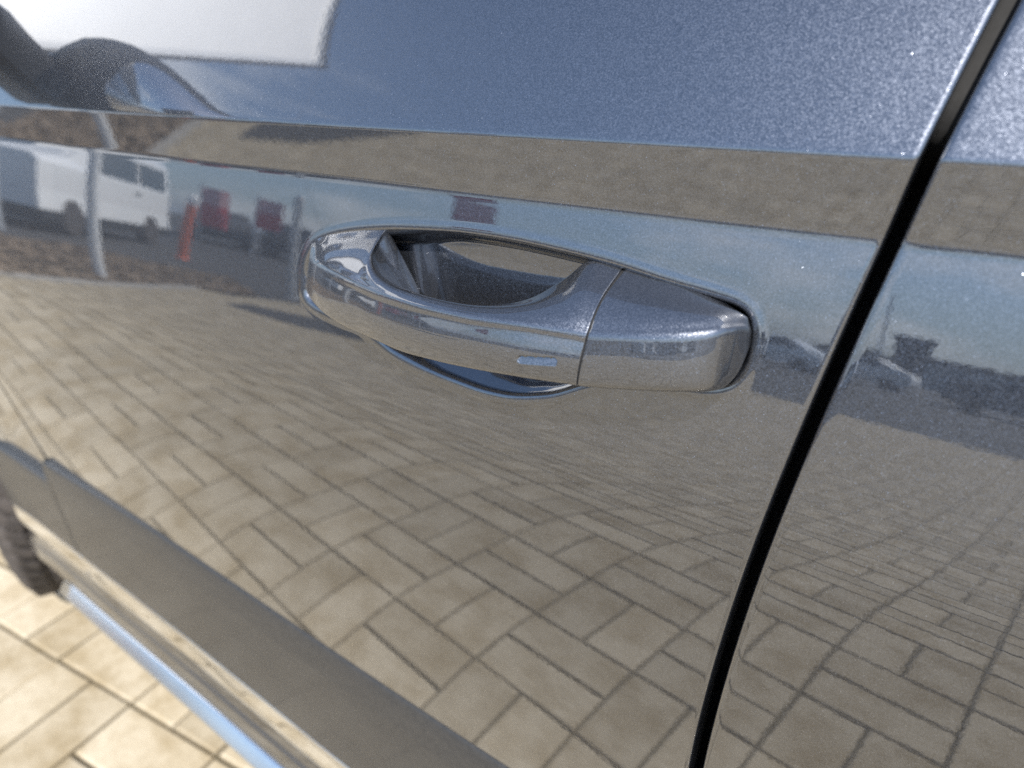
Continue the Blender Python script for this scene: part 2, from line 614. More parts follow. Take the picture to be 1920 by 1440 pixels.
panel('rear_quarter', cols((REAR_X + 0.007, 1.93, 40)) + [1.93], zr2, None, None, lambda xs, z: xs)

# rubber behind the shut line
zz = np.linspace(BOT, TOP, 60)
xa, xb = gap_l(zz) - 0.012, gap_r(zz) + 0.012
ya = side((xa + xb) / 2, zz) + 0.015 + 0.040 * smooth01((-0.020 - zz) / 0.03)
V = np.concatenate([np.stack([xa, ya, zz], 1), np.stack([(xa * .65 + xb * .35), ya - 0.003, zz], 1), np.stack([(xa * .35 + xb * .65), ya - 0.003, zz], 1), np.stack([xb, ya, zz], 1),
                    np.stack([xb, ya + 0.01, zz], 1), np.stack([xa, ya + 0.01, zz], 1)])
V = V.reshape(6, 60, 3).transpose(1, 0, 2).reshape(-1, 3)
link('door_seal', mesh('door_seal', loc(V), grid_faces(60, 6, wrap=True), RUBBER), car)

# ------------------------------------------------------------------ door handle
def crom(P, m):
    """Catmull-Rom through rows of P (open), m points per span; P has shape (n, k)."""
    P = np.asarray(P, float)
    Q = np.concatenate([2 * P[:1] - P[1:2], P, 2 * P[-1:] - P[-2:-1]])
    out = []
    for i in range(len(P) - 1):
        p0, p1, p2, p3 = Q[i:i + 4]
        for t in np.linspace(0, 1, m, endpoint=False):
            out.append(0.5 * ((2 * p1) + (p2 - p0) * t + (2 * p0 - 5 * p1 + 4 * p2 - p3) * t ** 2 + (3 * p1 - p0 - 3 * p2 + p3) * t ** 3))
    out.append(P[-1])
    return np.array(out)


def section(T, R, B, U, rT, rR, rB, bt, bf, n_edge, n_arc=7):
    """Rounded closed section through the four corners; bt / bf bulge the top and front faces."""
    C = [T, R, B, U]
    rad = [rT, rR, rB, rT]
    pts = []
    for i in range(4):
        A, P, N = C[i - 1], C[i], C[(i + 1) % 4]
        la, ln = np.linalg.norm(A - P) + 1e-9, np.linalg.norm(N - P) + 1e-9
        r0, r1 = min(rad[i], 0.45 * la), min(rad[i], 0.45 * ln)
        a, b = P + (A - P) / la * r0, P + (N - P) / ln * r1
        for t in np.linspace(0, 1, n_arc):
            pts.append(((1 - t) ** 2) * a + 2 * t * (1 - t) * P + t * t * b)
        nP, nN = C[(i + 1) % 4], C[(i + 2) % 4]
        l2 = np.linalg.norm(nN - nP) + 1e-9
        r2 = min(rad[(i + 1) % 4], 0.45 * ln)
        e = nP + (P - nP) / ln * r2
        for t in np.linspace(0, 1, n_edge[i] + 2)[1:-1]:
            pts.append(b * (1 - t) + e * t)
    return np.array(pts)


def bulge_pts(pts, T, R, B, bt, bf, idx_top, idx_front):
    return pts


# profile of the handle's front face: a shallow hollow under the ridge, then a full curve
def UX(i):
    return np.interp(i, [0, 3, 4, 5, 6, 7, 8, 9], [0, .006, .013, .013, .010, .005, .001, 0])


FACE = 0.0026          # the front face stands steeper than the door skin
FW = np.linspace(0, 1, 201)
def face_profile(w, deg):
    t = np.radians(np.interp(FW, w, deg))
    return np.cumsum(t - t.mean()) / 200
FG_GRIP = face_profile([0, .05, .12, .20, .38, .55, .75, 1.0], [3, 3, 14, 16, 14, 9, 4, -2])
FG_CAP = face_profile([0, .25, .5, 1.0], [9.5, 10, 7.5, 2])
FG_TIP = face_profile([0, 1.0], [13, -2])


def loft_handle(name, st, m, rT, rR, rB, n_edge, bt, bf, parent, after=None, caps=(True, True)):
    """st rows: T px(2) pT, R px(2) pR, B px(2) pB, U height, sink."""
    st = np.array(st, float)
    T = back(st[:, 0:2], st[:, 2])
    R = back(st[:, 3:5], st[:, 5])
    B = back(st[:, 6:8], np.maximum(st[:, 8] - FACE * np.clip(st[:, 5] / 0.02, 0, 1), -0.006))
    d = T - R
    d /= np.linalg.norm(d, axis=1)[:, None]
    T = T + d * st[:, 10:11]
    U = T.copy()
    U[:, 2] -= st[:, 9]
    U[:, 1] += 0.001 + UX(np.arange(len(st))) * 0.3 * (name == 'door_handle')
    U[:, 0] += UX(np.arange(len(st))) * (name == 'door_handle')
    hol = np.interp(np.arange(len(st)), [0, 1, 5], [0, 0, 1]) if name == 'door_handle' else np.interp(np.arange(len(st)), [0, 4, 7], [1, 1, 0])
    rails = crom(np.concatenate([T, R, B, U, st[:, 11:12], hol[:, None]], 1), m)
    rows = []
    for r in rails:
        t, q, b, u = r[0:3], r[3:6], r[6:9], r[9:12]
        k, ho = r[12], min(max(r[13], 0), 1)
        sec = section(t, q, b, u, rT, rR * k, rB * k, 0, 0, n_edge)
        # crown the front face
        na = 7
        i0 = na + n_edge[0] + na
        i1 = i0 + n_edge[1]
        dv = (q - t) / np.linalg.norm(q - t)
        up = np.array([0, dv[2], -dv[1]])
        for j in range(na - 2, na + n_edge[0] + 2):
            w = (j - na + 2) / (n_edge[0] + 3)
            sec[j] += up * bt * math.sin(math.pi * w ** 1.4) * min(1, k) * (ho if name == 'door_handle' else 1)
        nrm = np.array([0, -1.0, 0.12])
        for j in range(i0 - 2, i1 + 2):
            w = (j - (i0 - 2)) / (i1 - i0 + 3)
            sec[j] += nrm * bf * float(np.interp(w, FW, (FG_GRIP * ho + FG_TIP * (1 - ho)) if name == 'door_handle' else FG_CAP)) * np.linalg.norm(b - q) * min(1, k)
        rows.append(sec)
    rows = np.array(rows)
    nr, nc = rows.shape[:2]
    if after is not None:
        rows = after(rows, n_edge)
    V = rows.reshape(-1, 3)
    F = [tuple(f) for f in grid_faces(nr, nc, wrap=True, flip=True)]
    extra = []
    for k, (end, ins) in enumerate(((0, 1), (nr - 1, -1))):
        if not caps[k]:
            continue
        base = len(V) + len(extra)
        ring = rows[end]
        c = ring.mean(0)
        prev = end * nc
        for s, dx in ((0.985, 0.0004), (0.9, 0.0006)):
            rr = c + (ring - c) * s
            rr[:, 0] += (1 if end else -1) * dx * 0.6
            extra += list(rr)
            for i in range(nc):
                q = (prev + i, prev + (i + 1) % nc, base + (i + 1) % nc, base + i)
                F.append(q if end == 0 else q[::-1])
            prev = base
            base += nc
        F.append(tuple(range(prev, prev + nc)) if end == 0 else tuple(range(prev + nc - 1, prev - 1, -1)))
    V = np.concatenate([V, np.array(extra)]) if extra else V
    me = mesh(name, loc(V), F, HPAINT)
    o = link(name, me, parent)
    return o, rows


def slot(P):
    """Distance from the touch-sensor slot's centre line, and height above it."""
    a, b = back([(979, 673), (1037, 679)], 0.0262)
    d = b - a
    t = np.clip(((P - a) @ d) / (d @ d), 0, 1)
    q = P - a - t[:, None] * d
    return np.sqrt(q[:, 0] ** 2 + q[:, 2] ** 2), q[:, 2], P[:, 1] < a[1] + 0.005


def cut_sensor(rows, n_edge):
    """Press the touch-sensor slot into the front face; its floor leans back."""
    P = rows.reshape(-1, 3).copy()
    r, h, front = slot(P)
    dep = smooth01((0.0016 - r) / 0.0005) * (0.0007 + 0.42 * np.clip(h, -0.002, 0.002))
    P[:, 1] += np.where(front, dep, 0)
    return P.reshape(rows.shape)


#      T px      pT     R px       pR      B px       pB     hU    sink   radius scale
GRIP = [(584, 461, .001, 580, 488, .0045, 575, 553, .0055, .0270, .006, 0.6),
        (600, 450, .001, 588, 493, .0090, 586, 572, .0105, .0290, .006, 0.8),
        (628, 443, .001, 606, 500, .0130, 606, 593, .0145, .0300, .006, 0.9),
        (670, 438, .001, 632, 512, .0165, 640, 617, .0180, .0300, .006, 1.0),
        (714, 438, .001, 662, 526, .0195, 680, 635, .0208, .0300, .005, 1.0),
        (702, 463, .0065, 690, 539, .0215, 705, 646, .0228, .0290, .002, 1.0),
        (703, 494, .0095, 716, 549, .0230, 732, 657, .0243, .0270, .000, 1.0),
        (726, 522, .0115, 748, 559, .0245, 765, 668, .0258, .0240, .000, 1.0),
        (772, 543, .0125, 785, 569, .0260, 800, 677, .0272, .0215, .000, 1.0),
        (822, 559, .0125, 830, 579, .0270, 845, 688, .0282, .0205, .000, 1.0),
        (880, 569, .0120, 885, 590, .0278, 900, 699, .0289, .0205, .000, 1.0),
        (940, 568, .0105, 940, 597, .0278, 955, 709, .0290, .0215, .000, 1.0),
        (1000, 553, .0075, 990, 603, .0272, 1000, 717, .0285, .0240, .000, 1.0),
        (1058, 523, .0035, 1040, 611, .0262, 1035, 723, .0276, .0290, .002, 1.0),
        (1106, 498, .001, 1072, 616, .0254, 1058, 727, .0269, .0320, .005, 1.0),
        (1160, 512, .001, 1099, 621, .0245, 1076, 730, .0262, .0320, .006, 1.0)]
handle, grip_rows = loft_handle('door_handle', GRIP, 24, 0.0028, 0.0026, 0.0040, (18, 44, 6, 6), 0.0022, 1.0, car, cut_sensor)
# the slot's floor is a part of its own
hm = handle.data
co = np.empty(len(hm.vertices) * 3, dtype=np.float32)
hm.vertices.foreach_get('co', co)
co = co.reshape(-1, 3)
rr_, hh_, ff_ = slot(co.astype(float) - CAR_OFF)
inn = (rr_ < 0.0013) & ff_
keep, cut = [], []
for p in hm.polygons:
    (cut if all(inn[i] for i in p.vertices) else keep).append(tuple(p.vertices))
ids = sorted({i for f in cut for i in f})
rem = {i: k for k, i in enumerate(ids)}
link('touch_sensor', mesh('touch_sensor', co[ids], [tuple(rem[i] for i in f) for f in cut], HPAINT), handle)
handle.data = mesh('door_handle', co, keep, HPAINT)

CAP = [(1168, 515, .001, 1105, 622, .0243, 1081, 731, .0260, .0320, .006, 1.0),
       (1210, 527, .001, 1150, 624, .0241, 1140, 735, .0255, .0320, .006, 1.0),
       (1262, 541, .001, 1210, 625, .0234, 1215, 739, .0245, .0310, .006, 1.0),
       (1315, 559, .001, 1280, 623, .0212, 1284, 740, .0218, .0300, .006, 1.0),
       (1352, 574, .001, 1337, 618, .0175, 1328, 738, .0175, .0290, .006, 1.0),
       (1380, 588, .001, 1375, 612, .0120, 1358, 726, .0115, .0270, .005, 0.9),
       (1397, 599, .001, 1397, 611, .0070, 1386, 696, .0060, .0200, .004, 0.7),
       (1406, 608, .000, 1409, 617, .0010, 1404, 660, .0005, .0120, .004, 0.5),
       (1409, 613, -.004, 1412, 621, -.005, 1408, 650, -.005, .0080, .002, 0.4)]
cap, cap_rows = loft_handle('handle_cap', CAP, 12, 0.0022, 0.0028, 0.0040, (18, 34, 6, 6), 0.0026, 1.0, handle, None, (True, False))

# black plate added to keep the slit between grip and cap dark
gx = grip_rows[-1]
c = gx.mean(0)
V = []
for dx in (0.0, 0.0018):
    rr = c + (gx - c) * 0.93
    rr[:, 0] += dx
    V += list(rr)
nc = len(gx)
F = [tuple(f) for f in grid_faces(2, nc, wrap=True)] + [tuple(range(nc)), tuple(range(2 * nc - 1, nc - 1, -1))]
link('slit_plate', mesh('slit_plate', loc(V), F, RUBBER, smooth=False), handle)

# ------------------------------------------------------------------ lower edge of the side: cladding, chrome strips, skirt
def sag(x):
    return np.interp(x, [-1.3, -1.2, -1.0, -.82, -.70, -.58, -.45, -.33, -.165, 0, 1.1], [-.080, -.065, -.038, -.021, -.009, 0, .004, .006, .008, .009, .009])


def extrude(name, prof, x0, x1, mat, parent=car, n=70, sub=4, closed=True, x0_by=None):
    P = np.array(prof, float)
    xs = np.linspace(x0, x1, n)
    V = []
    for i, x in enumerate(xs):
        for j, (y, z) in enumerate(P):
            xx = x + (x0_by(z) if (x0_by and i == 0) else 0)
            V.append((xx, y + float(bow(xx, z)), z + (float(sag(xx)) if z < -0.3 else 0)))
    F = [tuple(f) for f in grid_faces(n, len(P), wrap=True, flip=True)]
    k = len(P)
    F += [tuple(range(k)), tuple(range(n * k - 1, (n - 1) * k - 1, -1))]
    o = link(name, mesh(name, loc(V), F, mat), parent)
    return o


def rounded(pts, r=0.002, seg=4):
    """Round the corners of an open (y, z) polyline."""
    P = [np.array(p, float) for p in pts]
    out = [P[0]]
    for i in range(1, len(P) - 1):
        a, p, b = P[i - 1], P[i], P[i + 1]
        la, lb = np.linalg.norm(a - p), np.linalg.norm(b - p)
        q0 = p + (a - p) / la * min(r, la * .45)
        q1 = p + (b - p) / lb * min(r, lb * .45)
        for t in np.linspace(0, 1, seg):
            out.append((1 - t) ** 2 * q0 + 2 * t * (1 - t) * p + t * t * q1)
    out.append(P[-1])
    return out


YB = float(np.interp(-0.386, _z, _y))          # door skin just above the cladding
def lower(y_total, z):                         # y measured at x=-0.58 in the photo -> the straightened profile
    return y_total - float(bow(-0.58, z))


def band(name, pts, mat, x0, x1, r=0.002, back_y=0.05, parent=car):
    pr = rounded([(lower(y, z), z) for y, z in pts], r)
    zt, zb = pr[0][1], pr[-1][1]
    prof = pr + [(pr[-1][0] + back_y, zb), (pr[0][0] + back_y, zt)]
    return extrude(name, prof, x0, x1, mat, parent)


for nm, x0, x1, par in (('door_cladding', FRONT_X + 0.0005, float(gap_l(-0.45)), front_door), ('door_cladding', float(gap_r(-0.45)), REAR_X, rear_door)):
    cl_ = band(nm, [(.246, -.3890), (.2335, -.3895), (.2314, -.3925), (.2306, -.402), (.2304, -.420), (.2364, -.5270), (.245, -.5285)], CLADDING, x0, x1, 0.003)
    cl_.parent = par
    ch = band('chrome_strip', [(.245, -.5280), (.2374, -.5283), (.2370, -.535), (.2372, -.552), (.2380, -.5640), (.245, -.5648)], CHROME, x0, x1, 0.003)
    ch.parent = par
band('wing_cladding', [(.246, -.4190), (.2340, -.4195), (.2322, -.422), (.2314, -.432), (.2318, -.445), (.2364, -.5270), (.245, -.5285)], CLADDING, -1.095, FRONT_X - 0.0005, 0.003)
band('wing_strip', [(.245, -.5280), (.2374, -.5283), (.2370, -.535), (.2372, -.552), (.2380, -.5640), (.245, -.5648)], CHROME, -1.095, FRONT_X - 0.0005, 0.003)
band('side_skirt', [(.262, -.566), (.2440, -.574), (.2425, -.590), (.2395, -.594), (.2385, -.604), (.2380, -.6155), (.2385, -.617), (.25, -.618)], PAINT, -1.09, REAR_X, 0.002)
band('skirt_blade', [(.246, -.6165), (.2372, -.6172), (.2262, -.6305), (.2268, -.6325), (.246, -.635)], SATIN, -0.965, REAR_X, 0.0015)

# ------------------------------------------------------------------ wing ahead of the door, wheel, windows, body core
WX, WZ, WR = -1.45, 0.325 - CAMZ, 0.325
AR = 0.365
fx = np.unique(np.concatenate([np.linspace(-2.05, FRONT_X - 0.003, 90), np.array([WX - AR, WX + AR])]))
rows = []
for x in fx:
    d = AR ** 2 - (x - WX) ** 2
    lo = WZ + math.sqrt(d) if d > 0 else -0.50
    lo = max(lo, -0.50)
    z = np.linspace(TOP, lo, 50)
    y = np.where(z > -0.40, side(np.full(50, x), np.maximum(z, -0.40)), 0) 
    y = np.where(z > -0.40, y, float(side(np.array([x]), np.array([-0.40]))[0]) + (-0.40 - z) * 0.12)
    arch = np.exp(-np.clip(np.sqrt((x - WX) ** 2 + (z - WZ) ** 2) - AR, 0, None) / 0.05)
    y = y - 0.012 * arch + 0.02 * np.clip(-1.3 - x, 0, None) ** 1.5 * 6
    col = np.stack([np.full(50, x), y, z], 1)
    end = col[-1] + np.array([0, 0.05, 0.004])
    rows.append(np.concatenate([col, [end]]))
V = np.array(rows)
link('front_wing', mesh('front_wing', loc(V.reshape(-1, 3)), grid_faces(len(fx), 51), PAINT), car)

# tyre: tread ribs and sipes are relief on the lathe; the wheel is steered a little, tread towards the camera
HW = 0.1025
prof = [(0.215, -HW + .012), (0.25, -HW + .001), (0.285, -HW - .001), (0.300, -HW + .004), (0.312, -HW + .012)]
for y in np.linspace(-HW + 0.018, HW - 0.018, 44):
    g = 0.0
    f = (y + HW) / (2 * HW)
    for gc in (0.25, 0.42, 0.58, 0.75):
        if abs(f - gc) < 0.022:
            g = 0.008
    prof.append((WR - 0.006 * abs(y / HW) ** 4 - g, y))
prof += [(0.312, HW - .012), (0.285, HW), (0.215, HW - .012)]
n = 360
V = []
for j, (r, y) in enumerate(prof):
    for i in range(n):
        a = 2 * math.pi * i / n
        f = (y + HW) / (2 * HW)
        rr = r
        if r > 0.308 and 5 <= j < len(prof) - 3:
            ph = (i + 10 * math.sin(f * 6.0)) % 6
            if ph < 1.3:
                rr -= 0.0055
        V.append((rr * math.cos(a), y, rr * math.sin(a)))
tyre = link('front_tyre', mesh('front_tyre', V, grid_faces(len(prof), n, wrap=True, flip=True), TYRE), car)
tyre.location = (WX, 0.445 - 0.9, WZ + CAMZ)
tyre.rotation_euler = (0, 0, -0.34)
b_ = Build()
b_.lathe([(0.214, 0.0), (0.218, 0.012), (0.205, 0.03), (0.19, 0.06), (0.19, 0.18), (0.214, 0.20)], (0, -HW + .006, 0), 'y', 64)
for k in range(5):
    b_.box((0.02, -HW + .018, -0.022), (0.20, -HW + .05, 0.022), 0.006, Matrix.Rotation(k * 2 * math.pi / 5, 4, 'Y'))
b_.lathe([(0.03, -0.004), (0.045, 0.006), (0.05, 0.04)], (0, -HW + .012, 0), 'y', 32)
b_.link('wheel_rim', ALLOY, tyre)

# inner body, so that no light comes through the shell; dark wheel-house
b_ = Build()
b_.box((-1.00, 0.300 - 0.9, 0.17), (1.9, 1.78 - 0.9, 0.93))
b_.box((-2.0, 0.78 - 0.9, 0.30), (-0.999, 1.7 - 0.9, 0.90))
b_.box((-0.75, 0.42 - 0.9, 0.9301), (1.5, 1.6 - 0.9, 1.40))
b_.link('body_core', BLACKP, car)
# glazing and roof above the shoulder
for nm, xa, xb in (('front_window', -0.80, -0.02), ('rear_window', 0.04, 1.0)):
    V = []
    xs = np.linspace(xa, xb, 12)
    for t in np.linspace(0, 1, 14):
        z = TOP + 0.012 + 0.40 * t
        for x in xs:
            xx = x + (0.28 * t if (nm == 'front_window') else 0) * (xb - x) / (xb - xa)
            V.append((xx, float(side(np.array([xx]), np.array([TOP]))[0]) + 0.012 + 0.22 * t + 0.05 * t * t, z))
    link(nm, mesh(nm, loc(V), grid_faces(14, 12, flip=True), GLASS), car)
for nm, xa, xb in (('window_seal', FRONT_X, float(gap_l(TOP))), ('window_seal', float(gap_r(TOP)), REAR_X)):
    yb = float(np.interp(TOP, _z, _y))
    extrude(nm, rounded([(yb + 0.030, TOP - 0.004), (yb + 0.0005, TOP - 0.001), (yb + 0.004, TOP + 0.012), (yb + 0.012, TOP + 0.016), (yb + 0.03, TOP + 0.014)], 0.003), xa, xb, RUBBER)
V = []
for x in np.linspace(-0.6, 1.6, 20):
    for t in np.linspace(0, 1, 12):
        V.append((x, 0.50 + 1.0 * t, 1.47 - CAMZ + 0.06 * math.sin(math.pi * t) - 0.04 * (x - 0.5) ** 2))
link('roof', mesh('roof', loc(V), grid_faces(20, 12, flip=True), PAINT), car)

# door mirror: foot on the shoulder, housing, glass
mb = Build()
def ell(b, c, r, n=20, m=12, pw=2.6):
    pts = []
    for j in range(1, m):
        ph = math.pi * j / m - math.pi / 2
        for i in range(n):
            a = 2 * math.pi * i / n
            f = lambda v: math.copysign(abs(v) ** (2 / pw), v)
            pts.append((c[0] + r[0] * f(math.cos(a)) * math.cos(ph) ** (2 / pw), c[1] + r[1] * f(math.sin(a)) * math.cos(ph) ** (2 / pw), c[2] + r[2] * f(math.sin(ph))))
    fs = [(j * n + i, j * n + (i + 1) % n, (j + 1) * n + (i + 1) % n, (j + 1) * n + i) for j in range(m - 2) for i in range(n)]
    fs += [tuple(range(n - 1, -1, -1)), tuple(range((m - 2) * n, (m - 1) * n))]
    b.add(pts, fs)
MC = (-0.690, 0.095 - 0.9, CAMZ + 0.072)
ell(mb, MC, (0.052, 0.105, 0.058))
mirror = mb.link('door_mirror', BLACKP, car, smooth=True)
mb = Build()
mb.box((-0.72, 0.17 - 0.9, CAMZ + 0.012), (-0.66, 0.262 - 0.9, CAMZ + 0.050), 0.008)
mb.link('mirror_foot', BLACKP, mirror)
mb = Build()
V, n = [], 28
for k_, dx in ((1.0, 0.0), (0.98, 0.0015), (0.0, 0.002)):
    for i in range(n):
        t = 2 * math.pi * i / n
        f = lambda v: math.copysign(abs(v) ** (2 / 3.2), v)
        V.append((MC[0] + 0.049 + dx, MC[1] + 0.074 * k_ * f(math.cos(t)), MC[2] + 0.036 * k_ * f(math.sin(t))))
link('mirror_glass', mesh('mirror_glass', V, grid_faces(3, n, wrap=True), MIRROR), mirror)

# ------------------------------------------------------------------ paving: basket weave of 200 x 100 mm blocks
ANG = math.radians(7.02414964)
EA = np.array([math.cos(ANG), math.sin(ANG)])
EB = np.array([math.sin(ANG), -math.cos(ANG)])
ORG = np.array([-1.17464304, 0.07105436])
EDGE = [(-4.05, 3.2), (-4.05, -0.75), (-5.85, -3.1), (-6.2, -9.0), (6.0, -9.0), (6.0, 3.2)]


def in_poly(p, poly):
    c = False
    for (x0, y0), (x1, y1) in zip(poly, poly[1:] + poly[:1]):
        if (y0 > p[1]) != (y1 > p[1]) and p[0] < (x1 - x0) * (p[1] - y0) / (y1 - y0) + x0:
            c = not c
    return c


ground = link('ground', mesh('ground', [(-400, -400, -0.02), (400, -400, -0.02), (400, 400, -0.02), (-400, 400, -0.02)], [(0, 1, 2, 3)], ASPHALT, False), kind='structure')
bed = [(x, y, -0.011) for x, y in EDGE]
paving = link('paving', mesh('paving', bed, [tuple(range(len(bed)))], SAND, False), kind='structure')

GAP = 0.0058
def paver_mesh(h=0.008, ch=0.0035):
    L, Wd = 0.1 - GAP / 2, 0.05 - GAP / 2
    pts = []
    for k, z in ((0, -h - 0.004), (0, -ch * 0.8), (ch, 0)):
        pts += [(-L + k, -Wd + k, z), (L - k, -Wd + k, z), (L - k, Wd - k, z), (-L + k, Wd - k, z)]
    fs = [(j * 4 + i, j * 4 + (i + 1) % 4, j * 4 + 4 + (i + 1) % 4, j * 4 + 4 + i) for j in range(2) for i in range(4)] + [(8, 9, 10, 11)]
    return np.array(pts), fs


PV, PF = paver_mesh()
blocks = []
for k in range(-22, 62):
    for u in range(-42, 46):
        par = (k + u) % 2 == 0
        for h in (0.25, 0.75):
            w = (k + h, u + 0.5) if par else (k + 0.5, u + h)
            c = ORG + 0.2 * (w[1] * EA + w[0] * EB)
            if in_poly(c, EDGE):
                blocks.append((c, ANG if par else ANG + math.pi / 2))
def seen_rank(c):
    return math.hypot((c[0] + 1.0) * 0.9, (c[1] + 0.25))
blocks.sort(key=lambda t: seen_rank(t[0]))
pm = mesh('paver', PV, PF, PAVER, False)
fv, ff, tone = [], [], []
for i, (c, a) in enumerate(blocks):
    dz = random.gauss(0, 0.0008)
    tilt = (random.gauss(0, 0.004), random.gauss(0, 0.004))
    a2 = a + random.gauss(0, 0.006)
    if i < 300:
        o = link('paver', pm, paving)
        o.location = (c[0] + random.gauss(0, .0006), c[1] + random.gauss(0, .0006), dz)
        o.rotation_euler = (tilt[0], tilt[1], a2)
    else:
        ca, sa = math.cos(a2), math.sin(a2)
        b0 = len(fv)
        P = np.stack([PV[:, 0] * ca - PV[:, 1] * sa + c[0], PV[:, 0] * sa + PV[:, 1] * ca + c[1], PV[:, 2] + dz + PV[:, 0] * tilt[1] * -1 + PV[:, 1] * tilt[0]], 1)
        fv += P.tolist()
        ff += [tuple(q + b0 for q in f) for f in PF]
        tone += [random.random()] * len(PV)
me = mesh('paver_field', fv, ff, PAVER, False)
at = me.attributes.new('tone', 'FLOAT', 'POINT')
at.data.foreach_set('value', np.array(tone, dtype=np.float32))
link('paver_field', me, paving, kind='stuff')

# kerb along the paving's left edge, bark bed beyond it
def strip(name, path, width, z0, z1, mat, **k):
    b = Build()
    P = [np.array(p, float) for p in path]
    for p, q in zip(P[:-1], P[1:]):
        d = (q - p) / np.linalg.norm(q - p)
        nrm = np.array([-d[1], d[0]]) * width
        L = np.linalg.norm(q - p)
        m = max(1, int(L / 1.0))
        for i in range(m):
            a0, a1 = p + d * (L * i / m + 0.003), p + d * (L * (i + 1) / m - 0.003)
            pts = [(*a0, z0), (*a1, z0), (*(a1 + nrm), z0), (*(a0 + nrm), z0), (*(a0 + nrm * .04), z1), (*(a1 + nrm * .04), z1), (*(a1 + nrm * .96), z1), (*(a0 + nrm * .96), z1)]
            b.add(pts, [(3, 2, 1, 0), (4, 5, 6, 7), (0, 1, 5, 4), (1, 2, 6, 5), (2, 3, 7, 6), (3, 0, 4, 7)])
    return b.link(name, mat, **k)


strip('kerb', [(-5.85, -3.1), (-4.05, -0.75), (-4.05, 3.0)], 0.10, -0.02, 0.035, KERB, kind='structure')
bp = [(-4.16, 3.0), (-4.16, -0.72), (-5.95, -3.06), (-6.05, -3.9), (-7.6, -4.6), (-8.6, -3.0), (-7.4, -1.2), (-7.0, 3.0)]
link('mulch_bed', mesh('mulch_bed', [(x, y, 0.012) for x, y in bp], [tuple(range(len(bp)))], MULCH, False), kind='structure')
b_ = Build()
for i in range(5000):
    while True:
        x, y = random.uniform(-8.6, -4.1), random.uniform(-4.6, 1.0)
        if in_poly((x, y), bp):
            break
    s = random.uniform(0.02, 0.055)
    M = Matrix.Translation((x, y, 0.02 + random.random() * 0.02)) @ Matrix.Rotation(random.random() * 6.3, 4, 'Z') @ Matrix.Rotation(random.gauss(0, .5), 4, 'X') @ Matrix.Rotation(random.gauss(0, .5), 4, 'Y')
    q = [M @ Vector(p) for p in ((-s, -s * .3, 0), (s, -s * .35, 0), (s * .9, s * .3, 0), (-s * .8, s * .3, 0.006))]
    b_.add(q, [(0, 1, 2, 3)])
b_.link('bark_chips', MULCH, kind='stuff')
link('dark_patch', mesh('dark_patch', [(-4.95, -2.75, 0.0045), (-5.2, -3.2, 0.0045), (-4.7, -3.75, 0.0045), (-3.9, -3.7, 0.0045), (-3.5, -3.35, 0.0045), (-4.2, -2.85, 0.0045)],
     [tuple(range(6))], PATCHA, False), kind='structure')  # flat dark patch laid over the paving

# ------------------------------------------------------------------ what the paintwork mirrors: van, posts, banners, far trees
def az(deg, dist):
    return np.array([math.sin(math.radians(deg)), -math.cos(math.radians(deg))]) * dist


def van(p, q):
    """White van whose near side runs from p (rear) to q."""
    p, q = np.array(p), np.array(q)
    d = (q - p) / np.linalg.norm(q - p)
    ang = math.atan2(d[1], d[0])
    r = empty('white_van', (p[0], p[1], -0.02), 'white van parked beyond the bark bed, mirrored at the left of the door', 'van')
    r.rotation_euler = (0, 0, ang)
    b = Build()
    L = 4.9
    sec = [(-.02, 0.42), (-.0, 0.75), (0.0, 1.25), (0.10, 1.95), (0.22, 2.08), (1.60, 2.08), (1.72, 1.95), (1.84, 1.25), (1.84, 0.42)]
    xs = [0.06, 0.0, 0.0, 3.3, 4.0, 4.9]
    V, nr = [], 0
    for x, top in ((0.05, 0.99), (0.0, 1.0), (3.2, 1.0), (3.9, 0.62), (4.9, 0.55)):
        for y, z in sec:
            V.append((L - x, -y, min(z, 0.42 + (2.08 - 0.42) * top)))
        nr += 1
    k = len(sec)
    F = [tuple(f) for f in grid_faces(nr, k, flip=False)]
    F += [tuple(range(k)), tuple(range(nr * k - 1, (nr - 1) * k - 1, -1))]
    b.add(V, F)
    b.link('body', WHITE, r)
    for x0, x1 in ((L - 1.45, L - 0.25), (L - 3.0, L - 1.6)):
        w = Build()
        w.add([(x0, -.012, 1.34), (x1, -.012, 1.34), (x1, -.088, 1.86), (x0, -.088, 1.86), (x0, .012, 1.335), (x1, .012, 1.335), (x1, -.064, 1.865), (x0, -.064, 1.865)],
              [(3, 2, 1, 0), (4, 5, 6, 7), (0, 1, 5, 4), (1, 2, 6, 5), (2, 3, 7, 6), (3, 0, 4, 7)])
        w.link('window', GLASS, r)
    s = Build()
    s.box((0.1, -1.8, 0.22), (4.8, 0.012, 0.46), 0.02)
    s.link('lower_trim', BLACKP, r)
    for x in (L - 0.95, L - 3.95):
        t = Build()
        t.lathe([(0.2, -0.03), (0.32, -0.02), (0.33, 0.02), (0.33, 0.18), (0.3, 0.2)], (x, -0.16, 0.33), 'y', 32)
        t.link('wheel', TYRE, r)
    h = Build()
    h.box((L - 1.62, -0.02, 1.08), (L - 1.50, 0.035, 1.14), 0.01)
    h.link('handle', BLACKP, r)


_p = az(-62.6, 15.0)
van(_p + np.array([0.66, 0.75]) * 4.9, _p)


